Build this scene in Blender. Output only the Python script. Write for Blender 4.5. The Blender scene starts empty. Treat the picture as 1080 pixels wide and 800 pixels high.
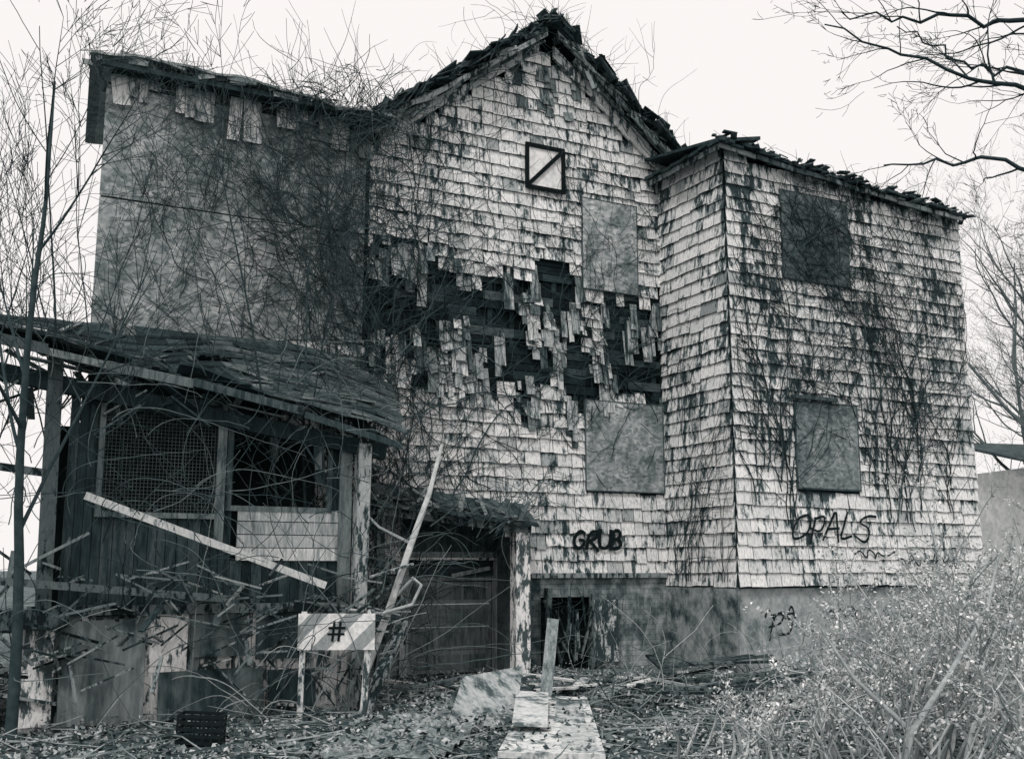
import bpy, math, random
from mathutils import Vector, Matrix, noise
R=random.Random(7)
V=Vector
scene=bpy.context.scene
scene.view_settings.view_transform='Standard'
scene.view_settings.look='None'
scene.view_settings.exposure=0
# ------------------------------------------------------------ materials
def tone_ramp(nt, val):
    r=nt.nodes.new('ShaderNodeValToRGB'); cr=r.color_ramp
    pts=[(0,(.0008,.004,.005)),(.05,(.030,.052,.057)),(.25,(.220,.256,.26)),(.6,(.58,.605,.6)),(1,(1,.98,.965))]
    cr.elements[0].position=0; cr.elements[0].color=(*pts[0][1],1)
    cr.elements[1].position=1; cr.elements[1].color=(*pts[-1][1],1)
    for p,c in pts[1:-1]:
        e=cr.elements.new(p); e.color=(*c,1)
    nt.links.new(val,r.inputs[0]); return r.outputs[0]
def math_n(nt,op,a,b=None,c=None,clamp=False):
    n=nt.nodes.new('ShaderNodeMath'); n.operation=op; n.use_clamp=clamp
    for i,x in enumerate((a,b,c)):
        if x is None: continue
        if isinstance(x,(int,float)): n.inputs[i].default_value=x
        else: nt.links.new(x,n.inputs[i])
    return n.outputs[0]
def noise_n(nt,coord,scale,detail=6,rough=.6,mult=1.0,dist=0):
    m=nt.nodes.new('ShaderNodeMapping'); m.inputs['Scale'].default_value=scale
    nt.links.new(coord,m.inputs[0])
    n=nt.nodes.new('ShaderNodeTexNoise'); n.inputs['Scale'].default_value=mult
    n.inputs['Detail'].default_value=detail; n.inputs['Roughness'].default_value=rough
    n.inputs['Distortion'].default_value=dist
    nt.links.new(m.outputs[0],n.inputs['Vector']); return n.outputs[0]
def mrange(nt,x,a,b,lo=0,hi=1):
    n=nt.nodes.new('ShaderNodeMapRange'); n.clamp=True
    nt.links.new(x,n.inputs[0]) 
    for i,v in zip((1,2,3,4),(a,b,lo,hi)):
        n.inputs[i].default_value=v
    return n.outputs[0]
def M(name,lo,hi,scale=(6,6,6),thr=(.4,.6),big=.35,bigamt=.6,rough=.9,bump=.3,butt_dirt_shade=0.0,extra=None,detail=5,spec=.2,fineamp=.78,streak=.14):
    m=bpy.data.materials.new(name); m.use_nodes=True; nt=m.node_tree
    b=nt.nodes['Principled BSDF']; b.inputs['Roughness'].default_value=rough
    b.inputs['Specular IOR Level'].default_value=spec
    tc=nt.nodes.new('ShaderNodeTexCoord').outputs['Object']
    at=nt.nodes.new('ShaderNodeAttribute'); at.attribute_name='Col'
    sp=nt.nodes.new('ShaderNodeSeparateColor'); nt.links.new(at.outputs['Color'],sp.inputs[0])
    n1=noise_n(nt,tc,scale,detail,.68)
    n2=noise_n(nt,tc,(big,big,big*.6),3,.6)
    s=math_n(nt,'SUBTRACT',n2,.5); s=math_n(nt,'MULTIPLY',s,bigamt)
    x=math_n(nt,'ADD',n1,s)
    rr=math_n(nt,'SUBTRACT',sp.outputs[2],.5); rr=math_n(nt,'MULTIPLY',rr,.14)
    x=math_n(nt,'ADD',x,rr)
    if butt_dirt_shade:
        vv=math_n(nt,'POWER',sp.outputs[1],4.0); vv=math_n(nt,'MULTIPLY',vv,-butt_dirt_shade)  # dirt plus painted butt shadow, darkening each shingle towards its top
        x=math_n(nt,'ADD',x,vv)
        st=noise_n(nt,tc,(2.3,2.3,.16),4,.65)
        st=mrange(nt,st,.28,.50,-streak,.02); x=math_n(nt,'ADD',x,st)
    fac=mrange(nt,x,thr[0],thr[1])
    fine=noise_n(nt,tc,(scale[0]*3.6,scale[1]*3.6,scale[2]*3),2,.6)
    fine=mrange(nt,fine,.32,.62,fineamp,1.1)
    val=mrange(nt,fac,0,1,lo,hi)
    val=math_n(nt,'MULTIPLY',val,sp.outputs[0]); val=math_n(nt,'MULTIPLY',val,fine)
    if extra: val=extra(nt,tc,val)
    nt.links.new(tone_ramp(nt,val),b.inputs['Base Color'])
    if bump:
        bp=nt.nodes.new('ShaderNodeBump'); bp.inputs['Strength'].default_value=bump; bp.inputs['Distance'].default_value=.02
        nt.links.new(n1,bp.inputs['Height']); nt.links.new(bp.outputs[0],b.inputs['Normal'])
    return m
def P_plain(name):
    """cheap material for twigs and leaves: the value comes from the mesh attribute"""
    m=bpy.data.materials.new(name); m.use_nodes=True; nt=m.node_tree
    b=nt.nodes['Principled BSDF']; b.inputs['Roughness'].default_value=.85; b.inputs['Specular IOR Level'].default_value=.15
    at=nt.nodes.new('ShaderNodeAttribute'); at.attribute_name='Col'
    sp=nt.nodes.new('ShaderNodeSeparateColor'); nt.links.new(at.outputs['Color'],sp.inputs[0])
    tc=nt.nodes.new('ShaderNodeTexCoord').outputs['Object']
    n=noise_n(nt,tc,(9,9,9),2,.6); n=mrange(nt,n,.3,.7,.65,1.25)
    nt.links.new(tone_ramp(nt,math_n(nt,'MULTIPLY',sp.outputs[0],n)),b.inputs['Base Color'])
    return m
def osb_extra(nt,tc,val):
    mp=nt.nodes.new('ShaderNodeMapping'); mp.inputs['Scale'].default_value=(14,14,22); nt.links.new(tc,mp.inputs[0])
    nz_=nt.nodes.new('ShaderNodeTexNoise'); nz_.inputs['Scale'].default_value=.8; nt.links.new(mp.outputs[0],nz_.inputs['Vector'])
    mx=nt.nodes.new('ShaderNodeVectorMath'); mx.operation='ADD'; nt.links.new(mp.outputs[0],mx.inputs[0]); nt.links.new(nz_.outputs['Color'],mx.inputs[1])
    vo=nt.nodes.new('ShaderNodeTexVoronoi'); vo.inputs['Scale'].default_value=1.0; nt.links.new(mx.outputs[0],vo.inputs['Vector'])
    sc=nt.nodes.new('ShaderNodeSeparateColor'); nt.links.new(vo.outputs['Color'],sc.inputs[0])
    f=mrange(nt,sc.outputs[0],0,1,.55,1.35)
    st=noise_n(nt,tc,(1.6,1.6,.3),4,.6); st=mrange(nt,st,.3,.55,.6,1.0)
    bl=noise_n(nt,tc,(.9,.9,1.1),3,.6); bl=mrange(nt,bl,.30,.42,.5,1.0)
    return math_n(nt,'MULTIPLY',math_n(nt,'MULTIPLY',math_n(nt,'MULTIPLY',val,f),st),bl)
def brick_extra(nt,tc,val):
    sp=nt.nodes.new('ShaderNodeSeparateXYZ'); nt.links.new(tc,sp.inputs[0])
    xy=math_n(nt,'ADD',sp.outputs[0],sp.outputs[1])
    cb=nt.nodes.new('ShaderNodeCombineXYZ'); nt.links.new(xy,cb.inputs[0]); nt.links.new(sp.outputs[2],cb.inputs[1])
    br=nt.nodes.new('ShaderNodeTexBrick'); br.inputs['Scale'].default_value=1
    br.inputs['Brick Width'].default_value=.24; br.inputs['Row Height'].default_value=.085; br.inputs['Mortar Size'].default_value=.006
    br.inputs['Color1'].default_value=(1,1,1,1); br.inputs['Color2'].default_value=(.8,.8,.8,1); br.inputs['Mortar'].default_value=(.6,.6,.6,1)
    nt.links.new(cb.outputs[0],br.inputs['Vector'])
    bw=nt.nodes.new('ShaderNodeRGBToBW'); nt.links.new(br.outputs[0],bw.inputs[0])
    return math_n(nt,'MULTIPLY',val,bw.outputs[0])
def stripe_extra(nt,tc,val):
    sp=nt.nodes.new('ShaderNodeSeparateXYZ'); nt.links.new(tc,sp.inputs[0])
    d=math_n(nt,'SUBTRACT',sp.outputs[0],sp.outputs[2]); d=math_n(nt,'MULTIPLY',d,2.6)
    d=math_n(nt,'ADD',d,.15)
    f=math_n(nt,'FRACT',d); g=math_n(nt,'GREATER_THAN',f,.5)
    k=mrange(nt,g,0,1,1.0,.42)
    return math_n(nt,'MULTIPLY',val,k)
mShing=M('weathered_shingle_paint',.075,.93,(11,11,4.2),(.345,.475),.55,.42,butt_dirt_shade=.15,bump=.5,fineamp=.70,streak=.12)
mWing=M('weathered_wing_shingle_paint',.075,.93,(10,10,3.8),(.345,.475),.5,.38,butt_dirt_shade=.15,bump=.5,fineamp=.72,streak=.20)
mShake=M('bare_shake_wood',.06,.55,(22,22,2.2),(.36,.6),.8,.4)
mWood=M('old_timber',.2,1.0,(18,18,3),(.3,.65),.6,.4)
mWoodH=M('old_timber_horizontal',.3,1.0,(3,3,20),(.3,.65),.6,.4)
mPeel=M('peeling_white_paint',.08,.80,(12,12,4),(.42,.50),.9,.4,bump=.5)
mOSB=M('osb_board',.22,.50,(2.2,2.2,1.6),(.34,.60),.35,.7,bump=.15,extra=osb_extra)
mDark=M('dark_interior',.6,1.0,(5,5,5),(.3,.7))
mRoof=M('rotten_roofing',.4,1.2,(7,7,7),(.35,.65),.8,.4,bump=.6)
mBrick=M('painted_brick_foundation',.10,.40,(4,4,3),(.36,.6),.5,.6,extra=brick_extra)
mConc=M('foundation_concrete',.07,.42,(3.5,3.5,3),(.38,.6),.6,.6,fineamp=.7)
mPaintBlk=P_plain('black_paint')
mBark=P_plain('bark'); mLeaf=P_plain('leaf')
mGround=M('soil_and_leaves',.03,.24,(9,9,9),(.38,.66),.45,.5,bump=1.0,detail=8)
mSignBd=M('striped_board_paint',.50,.88,(8,8,8),(.30,.42),1,.2,extra=stripe_extra,bump=.1)
mMetal=P_plain('galvanised_mesh')
mPly=M('plywood',.3,1.0,(5,5,1.1),(.38,.60),.9,.6,bump=.2,fineamp=.7)
mTorn=M('torn_painted_panel',.14,.66,(5,5,5),(.40,.53),1.4,.5,bump=.5,fineamp=.7)
# ------------------------------------------------------------ mesh builder
class MB:
    def __init__(s): s.v=[];s.f=[];s.c=[]
    def face(s,pts,val=1.,vs=None,r=None):
        i=len(s.v); s.v.extend(pts); n=len(pts); s.f.append(tuple(range(i,i+n)))
        if r is None: r=.5
        for k in range(n): s.c.extend((val,vs[k] if vs else 0.,r,1.))
    def hexa(s,a,b,val=1.,r=None,vs=None):
        if r is None: r=R.random()
        i=len(s.v); s.v.extend(a); s.v.extend(b)
        for q in ((0,1,2,3),(7,6,5,4),(0,4,5,1),(1,5,6,2),(2,6,7,3),(3,7,4,0)):
            s.f.append(tuple(i+k for k in q))
            for k in q: s.c.extend((val,vs[k%4] if vs else 0.,r,1.))
    def box(s,lo,hi,val=1.,r=None):
        x0,y0,z0=lo;x1,y1,z1=hi
        s.hexa([V((x0,y0,z0)),V((x1,y0,z0)),V((x1,y0,z1)),V((x0,y0,z1))],
               [V((x0,y1,z0)),V((x1,y1,z0)),V((x1,y1,z1)),V((x0,y1,z1))],val,r)
    def beam(s,p0,p1,w,h,val=1.,up=V((0,0,1)),r=None):
        p0=V(p0);p1=V(p1);d=(p1-p0).normalized()
        a=d.cross(up)
        if a.length<.01:a=d.cross(V((0,1,0)))
        a.normalize();b=a.cross(d).normalized();a*=w/2;b*=h/2
        s.hexa([p0-a-b,p0+a-b,p0+a+b,p0-a+b],[p1-a-b,p1+a-b,p1+a+b,p1-a+b],val,r)
    def tube(s,pts,rad,n=3,val=1.):
        m=len(pts)
        if m<2:return
        i0=len(s.v); r=R.random()
        cs=[(math.cos(6.2832*k/n),math.sin(6.2832*k/n)) for k in range(n)]
        for j in range(m):
            d=pts[min(j+1,m-1)]-pts[max(j-1,0)]
            ref=V((.3,.9,.2)) if abs(d.y)<.8*d.length else V((1,0,0))
            a=d.cross(ref).normalized();b=d.cross(a).normalized()
            q=rad[j] if isinstance(rad,(list,tuple)) else rad
            for c,sn in cs: s.v.append(pts[j]+a*(c*q)+b*(sn*q))
        for j in range(m-1):
            for k in range(n):
                k2=(k+1)%n
                s.f.append((i0+j*n+k,i0+j*n+k2,i0+(j+1)*n+k2,i0+(j+1)*n+k)); s.c.extend((val,0.,r,1.)*4)
    def leaf(s,c,size,val,asp=.6,flat=False):
        zk=.35 if flat else 1.
        a=V((R.gauss(0,1),R.gauss(0,1),R.gauss(0,zk)));b=V((R.gauss(0,1),R.gauss(0,1),R.gauss(0,zk)))
        a.normalize(); b=(b-a*b.dot(a)).normalized()*(size*asp*.5); a*=size*.5
        s.face([c-a,c+b*.9,c+a,c-b],val,None,R.random())
    def build(s,name,mat,parent=None,smooth=False,loc=None):
        me=bpy.data.meshes.new(name); me.from_pydata([tuple(p) for p in s.v],[],s.f)
        at=me.color_attributes.new('Col','FLOAT_COLOR','CORNER'); at.data.foreach_set('color',s.c)
        me.materials.append(mat)
        if smooth: me.polygons.foreach_set('use_smooth',[True]*len(me.polygons))
        me.update()
        o=bpy.data.objects.new(name,me); scene.collection.objects.link(o)
        if parent: o.parent=parent
        if loc: o.location=loc
        return o
def U(a,b): return R.uniform(a,b)
def nz(x,y,z=0.): return noise.noise(V((x,y,z)))
# ------------------------------------------------------------ house
house=bpy.data.objects.new('abandoned_house',None); scene.collection.objects.link(house)
TH=math.radians(27.5); OX,OY=2.696,19.235
house.location=(OX,OY,0); house.rotation_euler=(0,0,TH)
TW=-1.91; WS=5.62
def ztop(s): return 10.92-abs(s+2.4)*.74
sh=MB()
def prism(poly,t0,t1,val):
    n=len(poly)
    sh.face([V((x,t0,z)) for x,z in poly],val); sh.face([V((x,t1,z)) for x,z in reversed(poly)],val)
    for i in range(n):
        a=poly[i];b=poly[(i+1)%n]
        sh.face([V((a[0],t0,a[1])),V((a[0],t1,a[1])),V((b[0],t1,b[1])),V((b[0],t0,b[1]))],val)
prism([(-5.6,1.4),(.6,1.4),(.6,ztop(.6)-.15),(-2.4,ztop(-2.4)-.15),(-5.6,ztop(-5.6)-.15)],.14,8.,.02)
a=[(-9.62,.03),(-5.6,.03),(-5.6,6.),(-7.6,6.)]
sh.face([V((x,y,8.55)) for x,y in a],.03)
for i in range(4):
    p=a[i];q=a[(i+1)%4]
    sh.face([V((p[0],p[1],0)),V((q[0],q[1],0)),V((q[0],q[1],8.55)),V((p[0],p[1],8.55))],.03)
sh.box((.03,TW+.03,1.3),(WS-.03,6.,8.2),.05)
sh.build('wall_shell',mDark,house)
sb=MB(); z=1.5
while z<10.7:
    h=U(.13,.17); s=-5.6
    while s<.0:
        e=min(0.,s+U(.4,1.5))
        lim=ztop((s+e)/2)-.4
        if z<lim and R.random()<.72:
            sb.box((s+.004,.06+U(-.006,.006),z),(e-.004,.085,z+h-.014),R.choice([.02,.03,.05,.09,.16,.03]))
        s=e
    z+=h
s=-5.5
while s<0: sb.box((s,.092,1.5),(s+.09,.135,8.0),.06); s+=.41
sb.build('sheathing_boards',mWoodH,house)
def hole(s,z):
    """signed field: >0 where the shingles are gone"""
    top=6.75+.15*math.sin(s*2.1)-(.3 if -4.0<s<-3.3 else 0); bot=4.38-.2*math.exp(-((s+2.6)/.9)**2)+.1*math.sin(s*5)
    if s>-1.7: top=6.3
    if s<-4.9: top=6.9
    d=min(top-z,z-bot)
    return min(d,.5)*.9 + nz(s*2.3,z*.8,3.)*.6+nz(s*6,z*1.0,8.)*.5-.13
WINM=[(-1.66,-.53,6.43,8.06),(-1.64,-.02,2.92,4.45),(-4.9,-3.3,0,1.85)]
WINW=[(1.18,2.69,6.52,8.07),(1.3,2.67,2.94,4.37)]
def clipw(a,b,z,wins):
    for x0,x1,z0,z1 in wins:
        if z0<z+.11<z1 and b>x0 and a<x1:
            out=[]
            if a<x0-.02: out.append((a,x0))
            if b>x1+.02: out.append((x1,b))
            return out
    return [(a,b)]
def keepM(s0,s1,z):
    sc=(s0+s1)/2
    if z+.1>ztop(sc)-.22: return 0
    hz=hole(sc,z+.1)
    if hz>.0: return 0
    if hz>-.25 and R.random()<.35: return 2
    if z<7.4 and hz>-.6 and R.random()<.12: return 2
    return 1
def shingle(mb,o,Uv,Nv,u0,u1,z0,h,val,tilt=0,nb=.022,nt=.004,rot=0.):
    def P(u,zz,n): return o+Uv*u+V((0,0,zz))+Nv*n
    z1=z0+h; r=R.random(); rz=rot
    uc=(u0+u1)/2
    def Q(u,zz,n):
        du=u-uc; dz=zz-z1
        return P(uc+du*math.cos(rz)-dz*math.sin(rz), z1+du*math.sin(rz)+dz*math.cos(rz), n)
    j=U(-.012,.012); bz0=z0+U(-.005,.005)+j*.5; bz1=z0+U(-.005,.005)-j*.5
    um=u0+(u1-u0)*U(.25,.75); bm=z0+U(-.010,.014)
    A=Q(u0,bz0,nb);B=Q(u1,bz1,nb);Mi=Q(um,bm,nb);C=Q(u1,z1,nt);D=Q(u0,z1,nt)
    A2=Q(u0,bz0,nb-.022);B2=Q(u1,bz1,nb-.022);M2=Q(um,bm,nb-.022);C2=Q(u1,z1,nt-.004);D2=Q(u0,z1,nt-.004)
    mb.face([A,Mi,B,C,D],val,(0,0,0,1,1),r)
    mb.face([A2,M2,Mi,A],val*.08,(0,0,0,0),r);mb.face([M2,B2,B,Mi],val*.08,(0,0,0,0),r)  # butt undersides coloured near-black, a painted boost to the row shadow line
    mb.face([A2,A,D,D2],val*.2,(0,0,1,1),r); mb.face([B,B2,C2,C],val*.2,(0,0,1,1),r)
def shingle_wall(mb,o,Uv,Nv,u0,u1,z0,z1,ex,wmin,wmax,keep,drop=0.,wins=()):
    z=z0
    while z<z1:
        u=u0-U(0,wmin); 
        while u<u1:
            w=U(wmin,wmax); a0=max(u,u0+U(-.01,.01)); b0=min(u+w,u1+U(-.01,.012))
            if b0-a0>.04:
              for a,b in clipw(a0,b0,z,wins):
                k=keep(a,b,z)
                if k:
                    zz=z+U(-.009,.009)
                    if R.random()<.05: zz-=U(.01,.05)
                    val=U(.80,1.06)
                    if R.random()<.07: val*=U(.4,.75)
                    rot=U(-.01,.01); nb=U(.030,.046)
                    if k==2: rot=U(-.1,.1);nb=U(.03,.07);zz-=U(0,.08)
                    if R.random()<.015: rot=U(-.08,.08)
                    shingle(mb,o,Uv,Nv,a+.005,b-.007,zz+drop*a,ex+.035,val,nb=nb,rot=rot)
            u+=w
        z+=ex
mm=MB()
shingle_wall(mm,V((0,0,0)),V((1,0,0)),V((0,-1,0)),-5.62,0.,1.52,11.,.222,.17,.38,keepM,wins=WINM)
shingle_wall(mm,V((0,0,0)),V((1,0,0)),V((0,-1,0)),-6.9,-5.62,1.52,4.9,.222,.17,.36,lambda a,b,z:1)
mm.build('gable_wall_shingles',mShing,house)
hk=MB()
NM=V((0,-1,0)); X_=V((1,0,0)); O0=V((0,0,0))
for i in range(700):
    s=U(-5.55,-.05); z=U(4.25,6.95)
    if hole(s,z)<-.1: continue
    if s>-1.66 and z<4.75: continue
    if -1.75<s<-.45 and z>6.3: continue
    w=U(.06,.19); h=U(.25,.7) if R.random()<.6 else U(.12,.3)
    if nz(s*1.6+9,z*1.1)<.03: continue
    val=R.choice([.3,.5,.75,.9,1.,1.2,1.5]); rot=R.gauss(0,.035) if R.random()<.92 else U(-.5,.5)
    shingle(hk,O0,X_,NM,s-w/2,s+w/2,z-h,h,val,nb=U(.03,.09),nt=U(.0,.03),rot=rot)
s=-9.6
while s<-5.5:
    w=U(.1,.3); h=U(.3,.6)+.15*math.sin(s*3)
    if R.random()<.93:
        shingle(hk,O0,X_,NM,s,s+w-.01,8.66-h,h,R.choice([.5,.9,1.2,1.4,1.6]),nb=U(.05,.14),nt=.05,rot=R.gauss(0,.06))
    s+=w
for i in range(14):
    s=-2.4+U(-.6,.6); z=U(9.7,10.4); w=U(.1,.25)
    shingle(hk,O0,X_,NM,s,s+w,z-.3,U(.2,.4),U(.3,.8),nb=U(.04,.08),rot=U(-.1,.1))
hk.build('loose_shakes',mShake,house)
wg=MB()
def wz(x): return 8.66-.075*x
def keepW(a,b,z): return 0 if z+.1>wz((a+b)/2)-.1 else 1
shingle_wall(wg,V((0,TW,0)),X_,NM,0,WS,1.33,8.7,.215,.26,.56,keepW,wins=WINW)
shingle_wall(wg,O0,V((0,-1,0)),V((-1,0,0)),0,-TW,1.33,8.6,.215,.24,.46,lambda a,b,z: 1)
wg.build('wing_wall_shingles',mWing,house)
ob=MB()
xs=[-9.64,-8.74,-7.52,-6.3,-5.68]
for i in range(4):
    for z0,z1 in ((4.6,6.80),(6.815,8.5)):
        o=U(-.008,.008)
        ob.box((xs[i]+.004,-.02+o,z0+U(0,.01)),(xs[i+1]-.004,.0+o,z1-U(0,.01)),U(.88,1.1))
for lo,hi,v in (((-1.66,-.05,6.43),(-.53,-.03,8.06),1.15),((-1.64,-.05,2.92),(-.02,-.03,4.45),1.0),
              ((1.18,TW-.055,6.52),(2.69,TW-.035,8.07),.5),((1.3,TW-.055,2.94),(2.67,TW-.035,4.37),.62)):
    ob.box(lo,hi,v)
ob.build('window_boards',mOSB,house)
tr=MB()
def frame(x0,x1,z0,z1,t,w,val):
    tr.box((x0-w,t,z0-w),(x1+w,t+.05,z0-.002),val);tr.box((x0-w,t,z1+.002),(x1+w,t+.05,z1+w),val)
    tr.box((x0-w,t+.002,z0),(x0-.002,t+.05,z1),val);tr.box((x1+.002,t+.002,z0),(x1+w,t+.05,z1),val)
frame(-1.66,-.53,6.43,8.06,-.055,.018,.15);frame(-1.64,-.06,2.92,4.45,-.055,.018,.15)
frame(1.18,2.69,6.52,8.07,TW-.055,.02,.12);frame(1.3,2.67,2.94,4.37,TW-.055,.03,.1)
tr.box((1.2,TW-.12,4.42),(2.2,TW-.055,4.48),.12)
tr.build('window_frames',mWood,house)
am=MB(); am.box((-2.78,-.07,8.10),(-2.08,-.055,8.82),1.15)
am.build('attic_panel',M('panel_white',.7,.85,(3,3,3),(.3,.6)),house)
ak=MB()
for a_,b_ in (((-2.82,-.085,8.08),(-2.04,-.085,8.08)),((-2.82,-.085,8.84),(-2.04,-.085,8.84)),((-2.79,-.086,8.11),(-2.79,-.086,8.81)),((-2.07,-.086,8.11),(-2.07,-.086,8.81)),((-2.78,-.092,8.10),(-2.08,-.092,8.82))):
    ak.beam(a_,b_,.03,.07,.004,up=V((0,0,1)) if a_[0]!=b_[0] else V((1,0,0)))
ak.build('attic_panel_marking',mPaintBlk,house)
# ------------------------------------------------------------ roofs
rf=MB()
def slab(a,b,c,d,th,val):
    dn=V((0,0,-th)); rf.hexa([V(a),V(b),V(c),V(d)],[V(a)+dn,V(b)+dn,V(c)+dn,V(d)+dn],val)
pk=(-2.4,11.14)
for sgn in (-1,1):
    N=18
    for i in range(N):
        f0=i/N;f1=(i+1)/N; L=3.3
        x0=pk[0]+sgn*L*f0;x1=pk[0]+sgn*L*f1; z0=pk[1]-.74*L*f0;z1=pk[1]-.74*L*f1
        tf=-.36+U(-.12,.16); o=U(-.03,.05)
        slab((x0,tf,z0+o),(x1,tf,z1+o),(x1,8.2,z1+o),(x0,8.2,z0+o),.09,U(.02,.05))
        for k in range(8):
            xx=U(min(x0,x1),max(x0,x1)); zz=pk[1]-.74*abs(xx-pk[0]); 
            c=V((xx,tf+U(-.05,.3),zz+U(-.05,.10))); d=V((sgn*U(.06,.2),U(-.08,.08),-U(.0,.2)))
            rf.beam(c-d,c+d,U(.06,.28),U(.012,.03),U(.02,.14),up=V((sgn*.5,U(-.3,.3),.8)))
for i in range(24):
    x0=-9.92+i*.19;x1=x0+.19
    def zz(x): return 8.78+.07*math.sin((x+9.9)*1.1)+.06*nz(x*2,0)
    y0=-.42+.08*nz(x0*3,2.)
    slab((x0,y0,zz(x0)),(x1,y0,zz(x1)),(x1*.85-1.,5.,zz(x1)+.7),(x0*.85-1.,5.,zz(x0)+.7),.035,U(.35,.55))
    for k in range(2):
        c=V((U(x0,x1),y0+U(0,.2),zz(x0)-U(.02,.12)));d=V((U(-.2,.2),U(-.05,.05),U(-.04,.02)));rf.beam(c-d,c+d,.02,U(.03,.08),U(.05,.4))
rf.box((-9.78,-.36,8.63),(-5.5,-.30,8.71),.06)
rf.box((-9.62,-.30,8.66),(-5.5,.02,8.68),.03)
rf.hexa([V((-9.90,-.4,8.68)),V((-9.85,-.4,8.68)),V((-9.62,-.02,8.45)),V((-9.66,-.02,8.45))],[V((-9.92,0,8.75)),V((-9.87,0,8.75)),V((-9.62,.3,8.5)),V((-9.66,.3,8.5))],.08)
for i in range(22):
    x0=-.3+i*.27;x1=x0+.27; tf=TW-.26+U(-.1,.1);o=U(-.04,.03)
    slab((x0,tf,wz(x0)+o),(x1,tf,wz(x1)+o),(x1,1.5,wz(x1)+.62),(x0,1.5,wz(x0)+.62),.05,U(.03,.08))
    for k in range(7):
        c=V((U(x0,x1),tf+U(0,.3),wz(x0)+U(-.1,.08))); d=V((U(-.15,.15),U(-.15,.15),U(-.04,.04)))
        rf.beam(c-d,c+d,U(.04,.16),.02,U(.02,.2))
for i in range(8):
    y0=TW-.26+i*.27; o=U(-.03,.03)
    slab((-.32+U(-.06,.05),y0,wz(0)+o),(-.32,y0+.27,wz(0)+o),(.6,y0+.27,wz(0)+.2),(.6,y0,wz(0)+.2),.06,U(.03,.08))
slab((0.2,1.5,wz(.2)+.62),(WS+.1,1.5,wz(5.6)+.62),(WS+.1,6.3,wz(5.6)),(.2,6.3,wz(.2)),.08,.06)
rf.build('roof',mRoof,house)
fr=MB()
def rake(sgn,x0,x1,off,w,t,val):
    n=4
    for i in range(n):
        xa=x0+(x1-x0)*i/n; xb=x0+(x1-x0)*(i+1)/n-.01*sgn; o=U(-.03,.03)
        z0=ztop(xa)-off+o;z1=ztop(xb)-off+o+U(-.02,.02)
        fr.hexa([V((xa,t,z0-w)),V((xb,t,z1-w)),V((xb,t,z1)),V((xa,t,z0))],[V((xa,t+.05,z0-w)),V((xb,t+.05,z1-w)),V((xb,t+.05,z1)),V((xa,t+.05,z0))],val*U(.7,1.1))
rake(1,-2.25,-1.1,.02,.24,-.1,1.1);rake(1,-1.08,.62,.03,.30,-.1,1.2)
rake(-1,-2.55,-3.9,.02,.2,-.1,.8);rake(-1,-3.92,-5.5,.05,.2,-.1,.9)
rake(1,-2.3,.75,-.08,.10,-.33,.35);rake(-1,-2.5,-5.6,-.08,.10,-.33,.5)
rake(1,-1.9,.2,-.0,.07,-.22,.25);rake(-1,-2.7,-5.2,.0,.07,-.22,.3)
for i in range(46):
    sg=R.choice([-1,1]); x=-2.4+sg*U(.1,3.1); z=ztop(x)+U(-.1,.1)
    d=V((sg*U(.1,.5),U(-.1,.1),-U(.08,.4)))
    fr.beam(V((x,-.3+U(-.1,.1),z)),V((x,-.3,z))+d,.03,U(.03,.08),U(.06,.6))
for i in range(7):
    x0=-.25+i*.82; fr.beam((x0,TW-.2,wz(x0)-.12+U(-.03,.02)),(x0+.8,TW-.2+U(-.03,.03),wz(x0+.8)-.12+U(-.03,.02)),.03,.08,U(.1,.6))
fr.beam((-.26,TW-.2,wz(0)-.12),(-.26,-.0,wz(0)-.12),.03,.1,.25)
fr.build('rake_and_fascia_boards',mPeel,house)
# ------------------------------------------------------------ foundations
fd=MB()
fd.box((-5.6,.02,-.3),(-4.9,.3,1.5),.5); fd.box((-3.3,.02,-.3),(-2.5,.3,1.5),.6); fd.box((-1.45,.02,-.3),(.02,.3,1.5),1.15); fd.box((-2.5,.02,1.15),(-1.45,.3,1.5),.8)
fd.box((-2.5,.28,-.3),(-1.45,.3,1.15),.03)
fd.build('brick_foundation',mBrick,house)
fc=MB(); fc.box((.01,TW+.05,-.3),(WS,5,1.32),1.0); fc.box((-.03,TW-.02,-.3),(.0,0,1.30),.9)
fc.build('concrete_foundation',mConc,house)
sk=MB(); sk.box((-2.7,-.05,1.46),(0,.0,1.54),.4)
sk.box((-1.55,-.12,.1),(-1.1,-.08,1.1),.8)
sk.beam((-2.45,-.05,0),(-2.4,-.05,1.3),.1,.1,.2);sk.beam((-1.6,-.06,0),(-1.55,-.05,1.2),.08,.08,.2)
for i in range(16):
    x=U(-2.4,-1.6); sk.beam((x,-U(.0,.3),U(0,.3)),(x+U(-.4,.4),-U(.0,.15),U(.5,1.2)),.05,.03,U(.05,.3))
sk.build('cellar_opening_frame',mPeel,house)
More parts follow.
